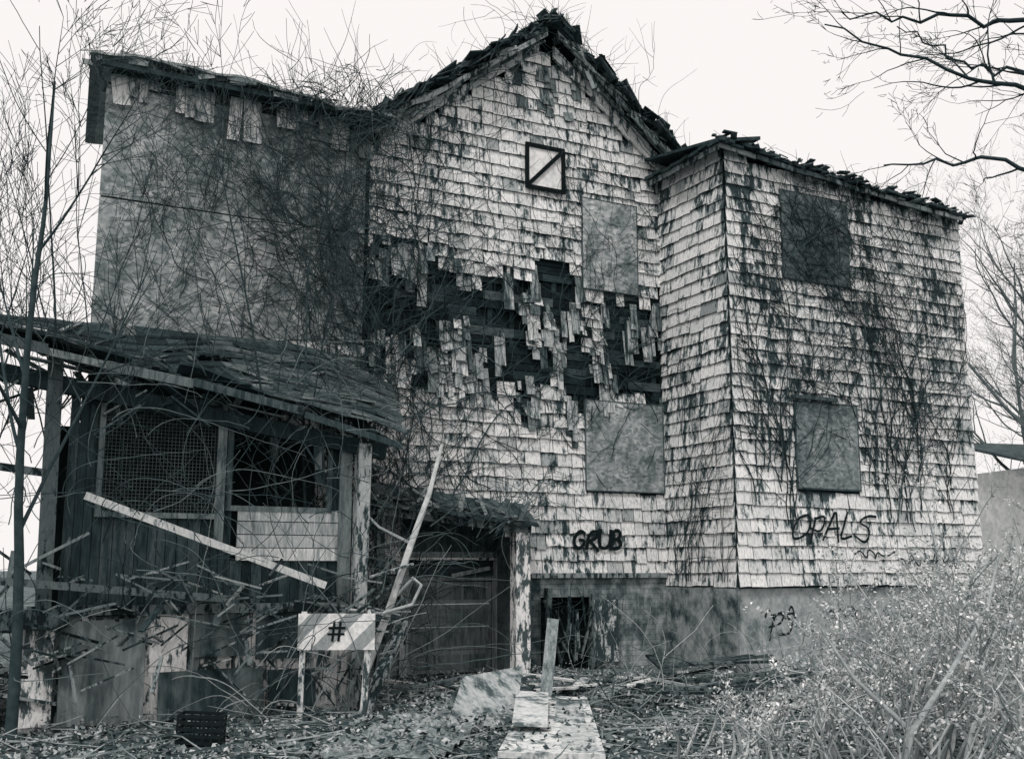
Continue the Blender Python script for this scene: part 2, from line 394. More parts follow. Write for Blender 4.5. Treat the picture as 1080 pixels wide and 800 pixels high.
# ------------------------------------------------------------ door hood
hd=MB(); TF=-1.0
hd.beam((-3.42,TF,0),(-3.42,TF,2.15),.24,.2,1.25)
hd.beam((-3.0,-.05,0),(-3.0,-.05,2.2),.15,.1,.3)
hd.beam((-5.65,TF,0),(-5.7,TF,2.35),.12,.12,.2)
hd.beam((-5.95,TF,2.46),(-3.25,TF,2.2),.1,.14,.35)
hd.build('hood_posts',mPeel,house)
hr=MB()
def hz_(x): return 2.56-.105*(x+5.95)
for i in range(18):
    x0=-6.0+i*.156;x1=x0+.15; zf=hz_(x0)+U(-.03,.03)
    tf=TF-.2+U(-.08,.05)
    hr.hexa([V((x0,tf,zf)),V((x1,tf,zf-.02)),V((x1+.35,0,zf+.38)),V((x0+.35,0,zf+.38))],[V((x0,tf,zf-.04)),V((x1,tf,zf-.06)),V((x1+.35,0,zf+.34)),V((x0+.35,0,zf+.34))],U(.04,.18))
for i in range(60):
    x=U(-6.0,-3.2); z=hz_(x); hr.beam((x,TF-.2+U(-.1,.1),z+U(-.1,.1)),(x+U(-.4,.4),TF+U(-.2,.8),z+U(-.15,.35)),U(.03,.1),.02,U(.04,.45))
hr.box((-3.33,TF+.1,0),(-3.30,-.05,2.1),.12)
hr.build('hood_roof',mRoof,house)
dr=MB()
dr.box((-4.98,-.06,1.87),(-3.2,-.032,2.35),.10)
for k in range(5):
    z0=.02+k*.35; dr.box((-4.83,.10,z0),(-3.36,.13,z0+.335),.30)
    for xa,xb in ((-4.74,-4.32),(-4.27,-3.9),(-3.85,-3.46)):
        dr.box((xa,.088,z0+.06),(xb,.098,z0+.27),.22)
dr.box((-4.97,-.04,0),(-4.84,.1,1.85),.5);dr.box((-3.35,-.04,0),(-3.22,.1,1.85),.5);dr.box((-4.97,-.045,1.78),(-3.22,.1,1.87),.35)
dr.beam((-4.15,-.1,1.5),(-3.5,-.12,1.62),.02,.06,.5)
dr.build('cellar_door',mWood,house)
# ------------------------------------------------------------ porch
TP=-3.16
def fz(s):
    P=[(-13.5,4.35),(-10.9,4.05),(-8.4,3.68),(-6.45,3.22)]
    for (a0,b0),(a1,b1) in zip(P,P[1:]):
        if s<=a1 or a1==P[-1][0]: 
            k=(s-a0)/(a1-a0); return b0+(b1-b0)*k
def bz(s): return 4.9 if s<-6.6 else 4.9-(s+6.6)*.35
pr=MB(); NS=16
def PT(s_,f,up=0):
    s2=s_+ f*max(0,(s_+7.5)/1.1)
    sag=.16+.34*math.exp(-((s_+9.2)/1.0)**2)
    edge=(1-f)**3*(.08*nz(s_*1.3,11.)+.03*nz(s_*4,12.))
    zz=fz(s_)*(1-f)+bz(s2)*f-sag*math.sin(math.pi*f)*(1+.6*nz(s_*.7,f*2))+.06*nz(s_*1.5,f*3,7)+edge
    return V((s2,TP-.42+f*3.4+(1-f)**3*.2*nz(s_*2.5,5.),zz+up))
for j in range(NS):
    f0=j/NS; f1=(j+1)/NS+.02
    s=-13.5+U(0,.3)
    while s<-6.35:
        e=min(s+U(.2,.5),-6.3)
        g=U(0,.03)
        broken = s<-8.3 and nz(s*1.3,f0*4.,5)>.30
        if not broken:
            pr.hexa([PT(s,f0,.03+g),PT(e-.008,f0,.03+g),PT(e-.008,f1,.005),PT(s,f1,.005)],[PT(s,f0,g),PT(e-.008,f0,g),PT(e-.008,f1,-.02),PT(s,f1,-.02)],U(.06,.2) if s>-8.3 else U(.02,.09))
        s=e
for i in range(120):
    s=U(-12.5,-6.7);f=U(0,.9)**1.3;p=PT(s,f,.04);q=PT(min(-6.5,max(-13.3,s+U(-.6,.6))),max(0,min(1,f+U(-.15,.15))),U(-.03,.08))
    pr.beam(p,q,U(.03,.16),.02,U(.02,.3))
pr.build('porch_roofing',mRoof,house)
pf=MB()
s=-13.4
while s<-6.6:
    e=s+U(.5,1.3); e=min(e,-6.4)
    if R.random()<.9:
        pf.beam((s,TP-.45,fz(s)-.10+U(-.06,.03)),(e,TP-.45+U(-.06,.05),fz(e)-.10+U(-.07,.02)),.035,U(.07,.14),U(.05,.4))
    s=e
pf.beam((-13.4,TP-.1,fz(-13.4)-.3),(-6.5,TP-.1,fz(-6.5)-.22),.12,.18,.04)
for i in range(15):
    s=-13.2+i*.46; p=V((s,TP-.42,fz(s)-.12));pf.beam(p,V((s,-.0,bz(s)-.25)),.05,.12,.06)
for i in range(60):
    s=U(-13,-6.8); p=V((s,TP-.5+U(0,.9),fz(s)-U(.05,.5))); pf.beam(p,p+V((U(-.8,.8),U(-.1,.6),U(-.5,.0))),U(.03,.12),.02,U(.03,.35))
pf.build('porch_rafters',mWood,house)
pw=MB()
def wallbox(x0,x1,z0,z1,val,t=TP,th=.04): pw.box((x0,t,z0),(x1,t+th,z1),val)
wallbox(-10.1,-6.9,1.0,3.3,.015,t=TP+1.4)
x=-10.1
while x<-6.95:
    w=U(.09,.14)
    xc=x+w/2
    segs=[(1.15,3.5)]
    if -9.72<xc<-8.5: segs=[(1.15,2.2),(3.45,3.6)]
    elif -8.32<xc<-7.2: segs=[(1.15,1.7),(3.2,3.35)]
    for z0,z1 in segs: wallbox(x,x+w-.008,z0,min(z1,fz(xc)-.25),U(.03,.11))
    x+=w
for k in range(4): wallbox(-8.25,-7.02,1.7+k*.15,1.84+k*.15,U(.5,.8),t=TP-.03-.004*k,th=.02)
for (x0,x1,z0,z1,v) in ((-9.74,-8.48,2.22,3.46,.2),(-8.34,-7.2,2.32,3.2,.15)):
    wallbox(x0-.06,x0,z0-.06,z1+.06,v,t=TP-.05);wallbox(x1,x1+.06,z0-.06,z1+.06,v,t=TP-.05)
    wallbox(x0,x1,z0-.06,z0,v*1.5,t=TP-.05);wallbox(x0,x1,z1,z1+.06,v*.6,t=TP-.05)
wallbox(-8.52,-8.42,1.9,3.4,.3,t=TP-.09); wallbox(-7.05,-6.9,1.0,3.2,.25,t=TP-.08)
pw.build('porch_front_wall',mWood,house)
ps=MB()
x=-9.74
while x<-8.48: ps.beam((x,TP-.02,2.22),(x,TP-.02,3.46),.005,.005,.12,up=V((0,1,0))); x+=.04
z=2.22
while z<3.46: ps.beam((-9.74,TP-.02,z),(-8.48,TP-.02,z),.005,.005,.12); z+=.04
ps.build('window_screen',mMetal,house)
pp=MB()
pp.beam((-6.82,TP-.12,0),(-6.78,TP-.12,3.1),.16,.16,.6)
pp.beam((-10.25,TP-.1,1.1),(-10.3,TP-.1,3.9),.15,.15,.15)
pp.beam((-12.2,TP-.1,0),(-12.3,TP-.1,4.1),.16,.16,.25)
pp.beam((-11.2,TP+2.5,0),(-11.2,TP+2.5,4.4),.14,.14,.2)
pp.beam((-9.95,TP-.45,2.36),(-7.35,TP-.55,1.42),.05,.08,.85)
pp.beam((-10.9,TP-.3,1.5),(-8.4,TP-.25,1.28),.08,.08,.2)
pp.beam((-13,TP-.15,1.05),(-10,TP-.15,1.1),.08,.2,.15)
pp.beam((-13,TP-.15,2.9),(-10.3,TP-.15,2.6),.05,.08,.2)
x=-10.5
while x<-6.95:
    w=U(.12,.3)
    pp.box((x,TP-.02-U(0,.03),-.1),(x+w-.01,TP+.03,1.12+U(-.05,.05)),R.choice([1.,1.1,.9,.2,1.2,.3]))
    x+=w
pp.box((-9.15,TP-.06,.5),(-8.75,TP-.045,1.12),1.2); pp.box((-10.4,TP-.06,.0),(-10.1,TP-.045,1.1),1.2)
pp.box((-10.4,TP-.14,1.12),(-6.8,TP-.02,1.22),.25)
for i in range(90):
    x=U(-10.3,-6.4);p=V((x,TP-U(.1,.7),U(.6,1.6)));pp.beam(p,p+V((U(-.7,.7),U(-.2,.2),U(-.4,.25))),U(.02,.08),.02,U(.04,.5))
for i in range(30):
    x=U(-13,-10.3);p=V((x,TP-U(.0,.7),U(.1,1.6)));pp.beam(p,p+V((U(-.9,.9),U(-.2,.2),U(-.4,.5))),U(.02,.1),.03,U(.04,.5))
pp.build('porch_posts_and_skirting',mPeel,house)
pl=MB()
def panel(x0,x1,z0,z1,val,t,lean=.08):
    pl.hexa([V((x0,t-lean,z0)),V((x1,t-lean,z0)),V((x1+U(-.03,.03),t,z1+U(-.04,.04))),V((x0+U(-.03,.03),t,z1))],[V((x0,t-lean+.02,z0)),V((x1,t-lean+.02,z0)),V((x1,t+.02,z1)),V((x0,t+.02,z1))],val)
panel(-10.05,-9.2,.0,1.05,.28,TP-.1); panel(-8.72,-8.1,.65,1.1,.18,TP-.09,.03)
panel(-9.05,-7.9,0,.5,.14,TP-.1);panel(-7.85,-7.3,0,.48,.08,TP-.1); panel(-8.0,-7.35,.6,1.1,.1,TP-.09,.02)
pl.build('skirting_plywood',mPly,house)
dk=MB(); dk.box((-13.2,TP,.95),(-6.9,0,1.05),.08); dk.build('porch_deck',mWood,house)
# ------------------------------------------------------------ graffiti ribbons
gr=MB()
def chaikin(p,n=2):
    for _ in range(n):
        o=[p[0]]
        for a_,b_ in zip(p,p[1:]):
            o.append((a_[0]*.75+b_[0]*.25,a_[1]*.75+b_[1]*.25));o.append((a_[0]*.25+b_[0]*.75,a_[1]*.25+b_[1]*.75))
        o.append(p[-1]); p=o
    return p
def stroke(pts,w,o,Uv=X_,N=NM,val=.008):
    pts=[V(p) for p in pts]
    for a_,b_ in zip(pts,pts[1:]):
        d=(b_-a_); 
        if d.length<1e-4: continue
        d.normalize(); w2=w*U(.8,1.2); q=V((-d.y,d.x))*w2/2; e=d*w*.3
        c=[a_-e-q,b_+e-q,b_+e+q,a_-e+q]
        n=U(.0,.003)
        gr.face([o+Uv*k.x+V((0,0,1))*k.y+N*n for k in c],val)
L={'G':[[(.9,.85),(.5,1.1),(.0,.7),(.0,.25),(.5,-.1),(.95,.2),(.9,.5),(.5,.5)]],
'R':[[(.1,-.05),(.15,1),(.9,1.05),(.8,.6),(.15,.45),(.4,.45),(1,-.1)]],
'U':[[(.1,1),(.08,.1),(.5,-.15),(.9,.1),(.85,1)]],
'B':[[(.1,0),(.1,1.05),(.8,1.),(.8,.55),(.15,.52)],[(.15,.52),(1.,.5),(.9,-.05),(.05,0)]],
'O':[[(.5,1),(0,.8),(.0,.1),(.5,-.05),(1.,.2),(.95,.9),(.4,1.02)]],
'P':[[(.15,-.2),(.15,1),(.1,.9),(.95,1.),(.85,.4),(.1,.42)]],
'A':[[(-.1,-.05),(.3,.7),(.5,1.1),(.7,.5),(1,-.1)],[(.1,.35),(.9,.45)]],
'L':[[(.25,1.1),(.1,.3),(.1,-.05),(.9,.1)]],'S':[[(.95,.95),(.4,1.1),(.0,.7),(.9,.4),(.8,-.1),(-.1,.05)]],
'E':[[(.9,1),(.0,1.),(.3,.5),(.8,.55)],[(.3,.5),(-.1,.1),(.9,0)]],'X':[[(0,0),(.9,1)],[(0,1),(.9,0)]],
'#':[[(.3,0),(.4,1)],[(.65,0),(.75,1)],[(.05,.35),(.95,.35)],[(.1,.68),(1,.68)]]}
def text(t,x,z,w,h,sw,o,slant=.1,smooth=2,jit=.05,val=.008):
    for i,ch in enumerate(t):
        w2=w*U(.9,1.25) if smooth else w; dz=U(-.03,.03) if smooth else 0
        for st in L[ch]:
            st=[(p[0]+U(-jit,jit),p[1]+U(-jit,jit)) for p in st]
            if smooth: st=chaikin(st)
            stroke([(x+p[0]*w2+p[1]*slant*h, z+dz+p[1]*h) for p in st],sw,o,val=val)
        x+=w*1.1
text('GRUB',-1.93,1.94,.22,.28,.058,V((0,-.06,0)),.15)
oW=V((0,TW-.06,0))
text('OPALS',1.1,2.10,.31,.40,.042,oW,.35,jit=.12,val=.015)
def scrib(x0,x1,z,h,sw,o,val):
    n=int((x1-x0)/.09); p=[(x0+(x1-x0)*k/n+U(-.08,.08), z+h*(.5+.5*math.sin(k*2.3))*U(.4,1.1)) for k in range(n)]
    stroke(chaikin(p),sw,o,val=val)
scrib(2.5,3.4,1.75,.25,.03,oW,.03);scrib(3.5,4.9,1.6,.35,.028,oW,.03)
gr.build('graffiti',mPaintBlk,house)
gr=MB(); oF=V((0,TW+.045,0))
scrib(.5,1.3,.75,.35,.03,oF,.02);text('PS',.6,.62,.26,.32,.03,oF,.3,jit=.15,val=.02);scrib(1.9,2.8,.7,.4,.028,oF,.03);scrib(3.2,4.9,.6,.45,.028,oF,.03);text('BO',4.2,.6,.3,.33,.03,oF,.3,jit=.15,val=.03)
gr.build('foundation_graffiti',mPaintBlk,house)
# ------------------------------------------------------------ climbing vines
vn=MB()
def vine(p,ang,Ln,r,N,Uv,o,depth=0,up=.5,val=.05,zmax=11.2,umin=-9.6,umax=99,wob=.22,pk_=.14):
    u,z=p; n=U(.03,.07); pts=[];rad=[]; st=.12; k=0; m=int(Ln/st); kids=[]
    bend=R.gauss(0,.07)
    for k in range(m):
        pts.append(o+Uv*u+V((0,0,z))+N*n); rad.append(r*(1-.7*k/m))
        ang+=R.gauss(0,wob)+bend*.5; ang+= (math.pi/2-ang)*.05*up
        if R.random()<.07: bend=R.gauss(0,wob)
        u+=math.cos(ang)*st; z+=math.sin(ang)*st
        n=max(.03,min(.3,n+R.gauss(0,.014)))
        if z<.05 or z>zmax or u<umin or u>umax: break
        if depth<3 and R.random()<pk_: kids.append(((u,z),ang+R.choice([-1,1])*U(.4,1.4),Ln*U(.2,.55),max(.0035,r*.6)))
    if len(pts)>2: vn.tube(pts,rad,3,val*U(.4,1.5))
    for q in kids: vine(q[0],q[1],q[2],q[3],N,Uv,o,depth+1,up*.4,val,zmax,umin,umax,wob,pk_)
for i in range(28): vine((R.gauss(-5.7,.45),U(.1,5)),1.6+R.gauss(0,.2),U(4,8),U(.010,.022),NM,X_,O0,up=1.,zmax=9.5)
for i in range(40): vine((U(-5.6,-.1),U(2.4,6.8)),U(.6,2.6),U(2,5),U(.006,.011),NM,X_,O0,depth=1,zmax=10.2,umax=0)
for i in range(34): vine((R.gauss(-6.8,.9),U(4.9,7)),U(.8,2.6),U(2,4),U(.004,.010),NM,X_,O0,depth=1,zmax=8.8)
for i in range(10): vine((U(-9.3,-6.6),U(6,8.4)),U(0,6.3),U(1,3),U(.004,.007),NM,X_,O0,depth=2,up=0,zmax=8.8)
for i in range(20):
    sg=R.choice([-1,1]); x=-2.4+sg*U(.3,2.9); vine((x,ztop(x)-U(0,.6)),math.pi/2+sg*.9,U(1,3),.008,NM,X_,V((0,-.3,0)),depth=1,up=0,zmax=11.6)
OW=V((0,TW,0))
for c_,n_ in ((1.0,9),(3.55,12),(4.1,6),(2.9,5),(.4,5),(4.9,4)):   # long hanging streaks on the wing
    for i in range(n_): vine((R.gauss(c_,.12),U(2.2,3.6)),1.57+R.gauss(0,.06),U(3.5,6),U(.009,.015),NM,X_,OW,depth=1,up=1.5,zmax=8.6,umin=0,umax=5.6,wob=.13,pk_=.22)
for i in range(50): vine((R.gauss(1.95,.5),U(6.3,7.8)),U(0,6.28),U(1,2.4),.008,NM,X_,V((0,TW-.03,0)),depth=1,up=.2,zmax=8.6,umin=0,umax=5.6,val=.03)
for i in range(14): vine((R.gauss(3.6,.4),U(5.5,7.5)),U(0,6.28),U(1,2.6),.008,NM,X_,OW,depth=1,up=.5,zmax=8.6,umin=0,umax=5.6,val=.04)
for i in range(12): vine((U(.1,1.8),1.4),1.6,U(3,6),.008,V((-1,0,0)),V((0,-1,0)),O0,depth=1,up=1,zmax=8.6,umin=0,umax=1.9,wob=.15)
def curl(p,L_,r,val=.05,grav=-.02,d=None,mb=None):
    mb=mb or vn
    d=d or V((R.gauss(0,1),R.gauss(0,.6),abs(R.gauss(.6,.8)))).normalized()
    b=V((R.gauss(0,.13),R.gauss(0,.13),R.gauss(0,.13))); pts=[];p=V(p); st=.1
    for k in range(int(L_/st)):
        pts.append(p.copy()); d=(d+b+V((R.gauss(0,.09),R.gauss(0,.09),R.gauss(0,.09)+grav))).normalized(); p=p+d*st
        if p.z<.02: break
    if len(pts)>2: mb.tube(pts,[r*(1-.65*k/len(pts)) for k in range(len(pts))],3,val*U(.4,1.6))
for i in range(260): curl((R.gauss(-5.9,.6),-.2-U(0,.4),R.gauss(8.55,.3)),U(.5,1.5),.007)
for i in range(150):
    sg=R.choice([-1,1]);x=-2.4+sg*abs(R.gauss(0,1.6)); curl((x,-.4,ztop(x)+.15),U(.3,1.1),.0055)
for i in range(60): curl((R.gauss(-2.4,.2),-.35,11.0),U(.2,.6),.007,grav=-.1)
for i in range(70): x=U(-.3,5.6); curl((x,TW-.3,wz(x)),U(.2,.7),.005,grav=-.08)
for i in range(90): curl((R.gauss(1.9,.45),TW-.1,R.gauss(7.2,.5)),U(.3,1.),.005)
for i in range(50): x=U(-9.8,-6); curl((x,-.4,8.75),U(.3,.9),.004)
for i in range(130): curl((U(-6.0,-3.2),TF-.1-U(0,.4),U(2.0,3.)),U(.4,1.5),.007,val=.09)
for i in range(80): curl((U(-6.2,-5.0),TF-.1-U(0,.4),U(.3,2.2)),U(.5,1.8),.007,val=.12)
for i in range(360): curl((R.gauss(-6.3,.6),-.3-U(0,2.),U(.3,8.)),U(.8,2.6),.008)
for i in range(120): curl((U(-9.2,-6.),-.3-U(0,1.5),U(4.5,8.)),U(.8,2.4),.0055)
for i in range(260): s=U(-12.5,-6.4); curl((s,TP-.5-U(0,.5),U(.6,4.2)),U(.8,2.6),.0065,val=.09)
for i in range(130): curl((U(-5.5,0),-.15,U(2.8,10)),U(.4,1.5),.005)
for i in range(50): curl((U(-2.6,-1.),-.2,U(.2,1.2)),U(.3,1.),.006)
vn.build('climbing_vines',mBark,house)
# ------------------------------------------------------------ trees
def grow(mb,p,d,L_,r,depth,val,wob=.12,upb=.03,kids=(3,6),ang=(.35,.9)):
    n=max(4,int(L_/(.16 if depth<2 else .11))); n=min(n,26); st=L_/n; pts=[];rad=[];p=V(p);d=V(d).normalized(); ch=[]
    for k in range(n+1):
        pts.append(p.copy()); rad.append(max(.003,r*(1-.8*k/n)))
        d=(d+V((R.gauss(0,wob),R.gauss(0,wob),R.gauss(0,wob)+upb))).normalized(); p=p+d*st
        if k>n*.2: ch.append((p.copy(),d.copy(),k/n))
    mb.tube(pts,rad,6 if r>.04 else (4 if r>.012 else 3),val)
    if depth<=0: return
    for i in range(R.randint(*kids)):
        q,dd,f=R.choice(ch); ax=V((R.gauss(0,1),R.gauss(0,1),R.gauss(0,1))); ax=ax.cross(dd).normalized()
        a=U(*ang); nd=dd*math.cos(a)+ax*math.sin(a)
        grow(mb,q,nd,L_*U(.3,.6)*(1.15-f*.5),r*(1-.75*f)*.6,depth-1,val,wob*1.1,upb,kids,ang)
def tree(name,p,d,L_,r,depth,val=.12,**k):
    mb=MB(); grow(mb,p,d,L_,r,depth,val,**k); return mb.build(name,mBark,smooth=True)
tree('bare_sapling',(-4.72,10.7,-.05),(-.035,0,1),6.5,.06,3,.06,wob=.02,upb=.01,kids=(6,8))
tree('bare_sapling',(-5.2,12.2,-.05),(.0,0,1),8,.03,3,.06,wob=.03,kids=(6,9))
tree('bare_sapling',(-5.6,11.6,-.05),(.06,0,1),5,.03,3,.08,wob=.06,kids=(6,9))
tree('bare_sapling',(-4.3,12.,-.05),(-.1,.0,1),6,.022,3,.06,wob=.05,kids=(5,8),ang=(.3,.7))
tree('bare_sapling',(-2.35,13.0,-.05),(-.02,0,1),7.5,.03,3,.05,wob=.04,kids=(6,9))
tree('bare_sapling',(-2.7,13.6,-.05),(.03,0,1),8.,.026,3,.06,wob=.04,kids=(6,9))
tree('bare_sapling',(-1.9,13.9,-.05),(-.06,0,1),6.5,.026,3,.06,wob=.05,kids=(6,9))
bt=MB(); 
trunk=[V((9.2,12.5,-.1)),V((9.15,12.5,2)),V((9.3,12.6,4)),V((9.4,12.6,6)),V((9.2,12.5,8)),V((9.4,12.5,10))]
bt.tube(trunk,[.26,.21,.18,.15,.12,.07],10,.05)
def limb(pts,r,val=.045,depth=3):
    pts=[V(q) for q in pts]; out=[]
    for a_,b_ in zip(pts,pts[1:]):
        for k in range(8): out.append(a_.lerp(b_,k/8)+V((R.gauss(0,.04),R.gauss(0,.04),R.gauss(0,.04))))
    out.append(pts[-1]); m=len(out); bt.tube(out,[r*(1-.88*k/m) for k in range(m)],6,val)
    for k in range(m//4,m-1):
        if R.random()<.7:
            dd=(out[k+1]-out[k]).normalized(); ax=V((R.gauss(0,1),R.gauss(0,.5),R.gauss(-.2,1))).cross(dd).normalized()
            a=U(.4,1.); f=k/m
            grow(bt,out[k],dd*math.cos(a)+ax*math.sin(a),U(.7,1.7)*(1.2-.6*f),r*(1-.8*f)*.5,depth-1,val,.13,.01,(3,5))
limb([(9.2,12.5,6),(7.2,12.4,7.0),(5.6,12.2,7.35),(3.7,12.,7.95)],.055)
limb([(9.3,12.6,5),(7.,12.3,6.0),(5.6,12.2,6.35),(4.3,12.,6.2)],.05)
limb([(9.3,12.6,8),(7.,12.8,8.4),(5.4,12.9,8.5),(4.2,12.9,8.6)],.05)
limb([(9.3,12.6,7),(7.,12.8,7.6),(5.8,12.9,7.9),(4.9,12.9,8.4)],.04)
limb([(9.3,12.6,4),(7.3,12.3,4.9),(6.1,12.2,5.4)],.04)
limb([(9.3,12.6,3),(7.6,12.3,3.4),(6.4,12.2,4.2)],.04)
bt.build('bare_tree',mBark,smooth=True)
for (x,y,h,r) in ((15.2,31,11,.14),(17.5,34,13,.18),(13.9,27,8,.08),(16.,29,9,.1),(14.3,29,10,.09)):
    tree('bare_tree',(x,y,-.1),(-.04,0,1),h,r,4,.16,wob=.06,kids=(5,8),ang=(.4,.9))
dt=MB()
for i in range(34):
    x=U(-46,-18) if i<22 else U(22,45); y=U(50,75); grow(dt,(x,y,-.2),(0,0,1),U(6,11),U(.1,.2),2,.25,.06,.03,(5,6))
dt.build('distant_trees',mBark)
# ------------------------------------------------------------ neighbouring garage
ng=bpy.data.objects.new('white_garage',None); scene.collection.objects.link(ng); ng.location=(17.2,30,0); ng.rotation_euler=(0,0,math.radians(14))
g=MB(); g.box((-3.4,0,0),(4,6,4.3),1.0)
for k in range(19): g.box((-3.42,-.02-.001*(k%3),.1+k*.22),(4.02,-.003,.31+k*.22),U(.95,1.05))
g.build('garage_wall',M('garage_siding',.66,.8,(2,2,2),(.3,.6)),ng)
g=MB(); g.beam((-3.8,-.3,4.42),(4.4,-.3,4.42),.2,.16,.2); g.hexa([V((-3.8,-.4,4.42)),V((4.4,-.4,4.42)),V((4.4,3,5.3)),V((-3.8,3,5.3))],[V((-3.8,-.4,4.36)),V((4.4,-.4,4.36)),V((4.4,3,5.2)),V((-3.8,3,5.2))],.12)
g.build('garage_roof',mRoof,ng)
# ------------------------------------------------------------ ground
gm=MB(); 
def gz(x,y): return .05*nz(x*.7,y*.7)+.035*nz(x*2.1,y*2.1,4)-.02
def gridsheet(xs_,ys_,fn):
    i0=len(gm.v)
    for y in ys_:
        for x in xs_: gm.v.append(V((x,y,fn(x,y))))
    n=len(xs_)
    for j in range(len(ys_)-1):
        for i in range(n-1):
            gm.f.append((i0+j*n+i,i0+j*n+i+1,i0+(j+1)*n+i+1,i0+(j+1)*n+i)); gm.c.extend((1,0,.5,1)*4)
def axis(lo,hi,c0,c1,st):
    a_=[];x=c0
    while x<=c1: a_.append(x); x+=st
    lo_=[];x=c0;s_=st
    while x>lo: s_*=1.5; x-=s_; lo_.append(x)
    hi_=[];x=a_[-1];s_=st
    while x<hi: s_*=1.5; x+=s_; hi_.append(x)
    return lo_[::-1]+a_+hi_
gridsheet(axis(-600,600,-9,11,.16),axis(-300,900,2,22,.16),gz)
gm.build('ground',mGround,smooth=True)
lt=MB()
for i in range(34000):
    y=U(7.5,18); x=U(-.52,.52)*y
    lt.leaf(V((x,y,gz(x,y)+U(.005,.04))),U(.03,.10),R.choice([.03,.05,.08,.12,.2,.3,.45,.6]),.7,True)
for i in range(260):
    x=U(-.1,.85);y=U(9.5,12.9); lt.leaf(V((x,y,.10+(y-9.5)*.025+.012)),U(.03,.08),R.choice([.03,.06,.12,.2]),.7,True)
for i in range(900):
    f=U(0,1); x=-1.75+.85*f+U(-.1,1.1); y=9.3+4.2*f; lt.leaf(V((x,y,gz(x,y)+U(.13,.17))),U(.03,.09),R.choice([.04,.08,.16,.3,.5]),.7,True)
lt.build('leaf_litter',mLeaf)
tw=MB()
for i in range(900):
    y=U(8,18); x=U(-.5,.5)*y; p=V((x,y,gz(x,y)+U(.02,.08))); a=U(0,6.28); l=U(.2,1.1)
    tw.tube([p,p+V((math.cos(a)*l*.5,math.sin(a)*l*.5,U(0,.08))),p+V((math.cos(a+.2)*l,math.sin(a+.2)*l,U(-.02,.15)))],[.01,.008,.004],3,U(.05,.4))
tw.build('fallen_twigs',mBark)
wd=MB()
for i in range(1700):
    y=U(8.5,18); x=U(-.5,.5)*y
    if nz(x*.5,y*.5,9)<-.05 and R.random()<.8: continue
    h=U(.04,.22)
    for k in range(9): wd.leaf(V((x+R.gauss(0,.07),y+R.gauss(0,.07),gz(x,y)+U(.02,h))),U(.02,.06),U(.2,.6))
wd.build('weeds',mLeaf)
brm=MB()
for i in range(150):
    x=U(-6,-1.5); y=U(12.6,14.2)-x*-.15; 
    curl((x,y,0.02),U(1.2,3.2),U(.005,.011),val=U(.04,.3),grav=-.035,d=V((R.gauss(0,.5),R.gauss(0,.3),1)),mb=brm)
for i in range(170):
    y=U(12,17); x=U(.6,7.5); curl((x,y,0.02),U(.6,1.9),U(.004,.009),val=U(.05,.4),grav=-.04,d=V((R.gauss(0,.6),R.gauss(0,.3),1)),mb=brm)
brm.build('bramble_canes',mBark)
# ------------------------------------------------------------ shrubs (bottom right)
def shrub(name,x,y,h,n,lv=(.40,.90)):
    st=MB(); lf=MB()
    def br(p,d,L_,r,dep):
        m=max(4,int(L_/.08)); pts=[];p=V(p);d=V(d).normalized(); tone=U(.6,1.1); dens=R.choice([1,3,5,7])
        for k in range(m):
            pts.append(p.copy()); d=(d+V((R.gauss(0,.09),R.gauss(0,.09),R.gauss(0,.09)+.01))).normalized(); p=p+d*(L_/m)
            if dep<=1:
                for q in range(dens if dep==0 else 2):
                    lf.leaf(p+V((R.gauss(0,.022),R.gauss(0,.022),R.gauss(0,.022))),U(.014,.045),U(*lv)*tone)
            if dep>0 and k>m*.2 and R.random()<.5:
                ax=V((R.gauss(0,1),R.gauss(0,1),R.gauss(0,1))).cross(d).normalized();a=U(.4,1.)
                br(p,d*math.cos(a)+ax*math.sin(a),L_*U(.3,.55),r*.5,dep-1)
        st.tube(pts,[max(.003,r*(1-.7*k/m)) for k in range(m)],4,U(.2,.6))
    for i in range(n):
        br((x+R.gauss(0,.15),y+R.gauss(0,.15),0),(R.gauss(0,.5),R.gauss(0,.35),1),h*U(.6,1.15),U(.008,.02),2)
    e=bpy.data.objects.new(name,None); scene.collection.objects.link(e)
    st.build('stems',mBark,e); lf.build('leaves',mLeaf,e)
for (x,y,h,n) in ((3.3,8.6,1.35,10),(4.1,9.6,1.8,11),(2.5,9.0,.95,9),(3.9,8.0,1.25,9),(1.7,9.6,.6,7),(4.9,10.6,1.6,10),(2.8,7.6,.85,9),(1.6,8.0,.5,7),(5.3,12.,1.3,8),(3.6,10.3,1.5,10),(2.4,8.2,.8,8),(3.5,7.4,.9,9),(5.6,11.4,1.4,8),(3.0,9.6,1.1,9),(2.3,10.8,.6,6),(4.4,10.0,1.5,9),(3.3,9.2,1.3,9),(4.6,11.6,1.4,8),(2.0,8.8,.6,7)):
    shrub('flowering_shrub',x,y,h,n)
fb=MB()
fb.tube([V(p) for p in ((2.5,7.6,0),(2.75,7.8,.5),(3.1,8.,.85),(3.5,8.2,1.3),(3.7,8.4,1.7))],[.03,.026,.02,.015,.008],6,.4)
fb.tube([V(p) for p in ((2.75,7.8,.5),(2.4,7.9,.85),(2.2,8.,1.2))],[.02,.014,.007],5,.4)
fb.tube([V(p) for p in ((3.1,8.,.0),(3.3,8.1,.5),(4.2,8.4,.9),(5,8.6,1.15))],[.025,.02,.015,.01],6,.4)
fb.build('dead_branch',mBark,smooth=True)
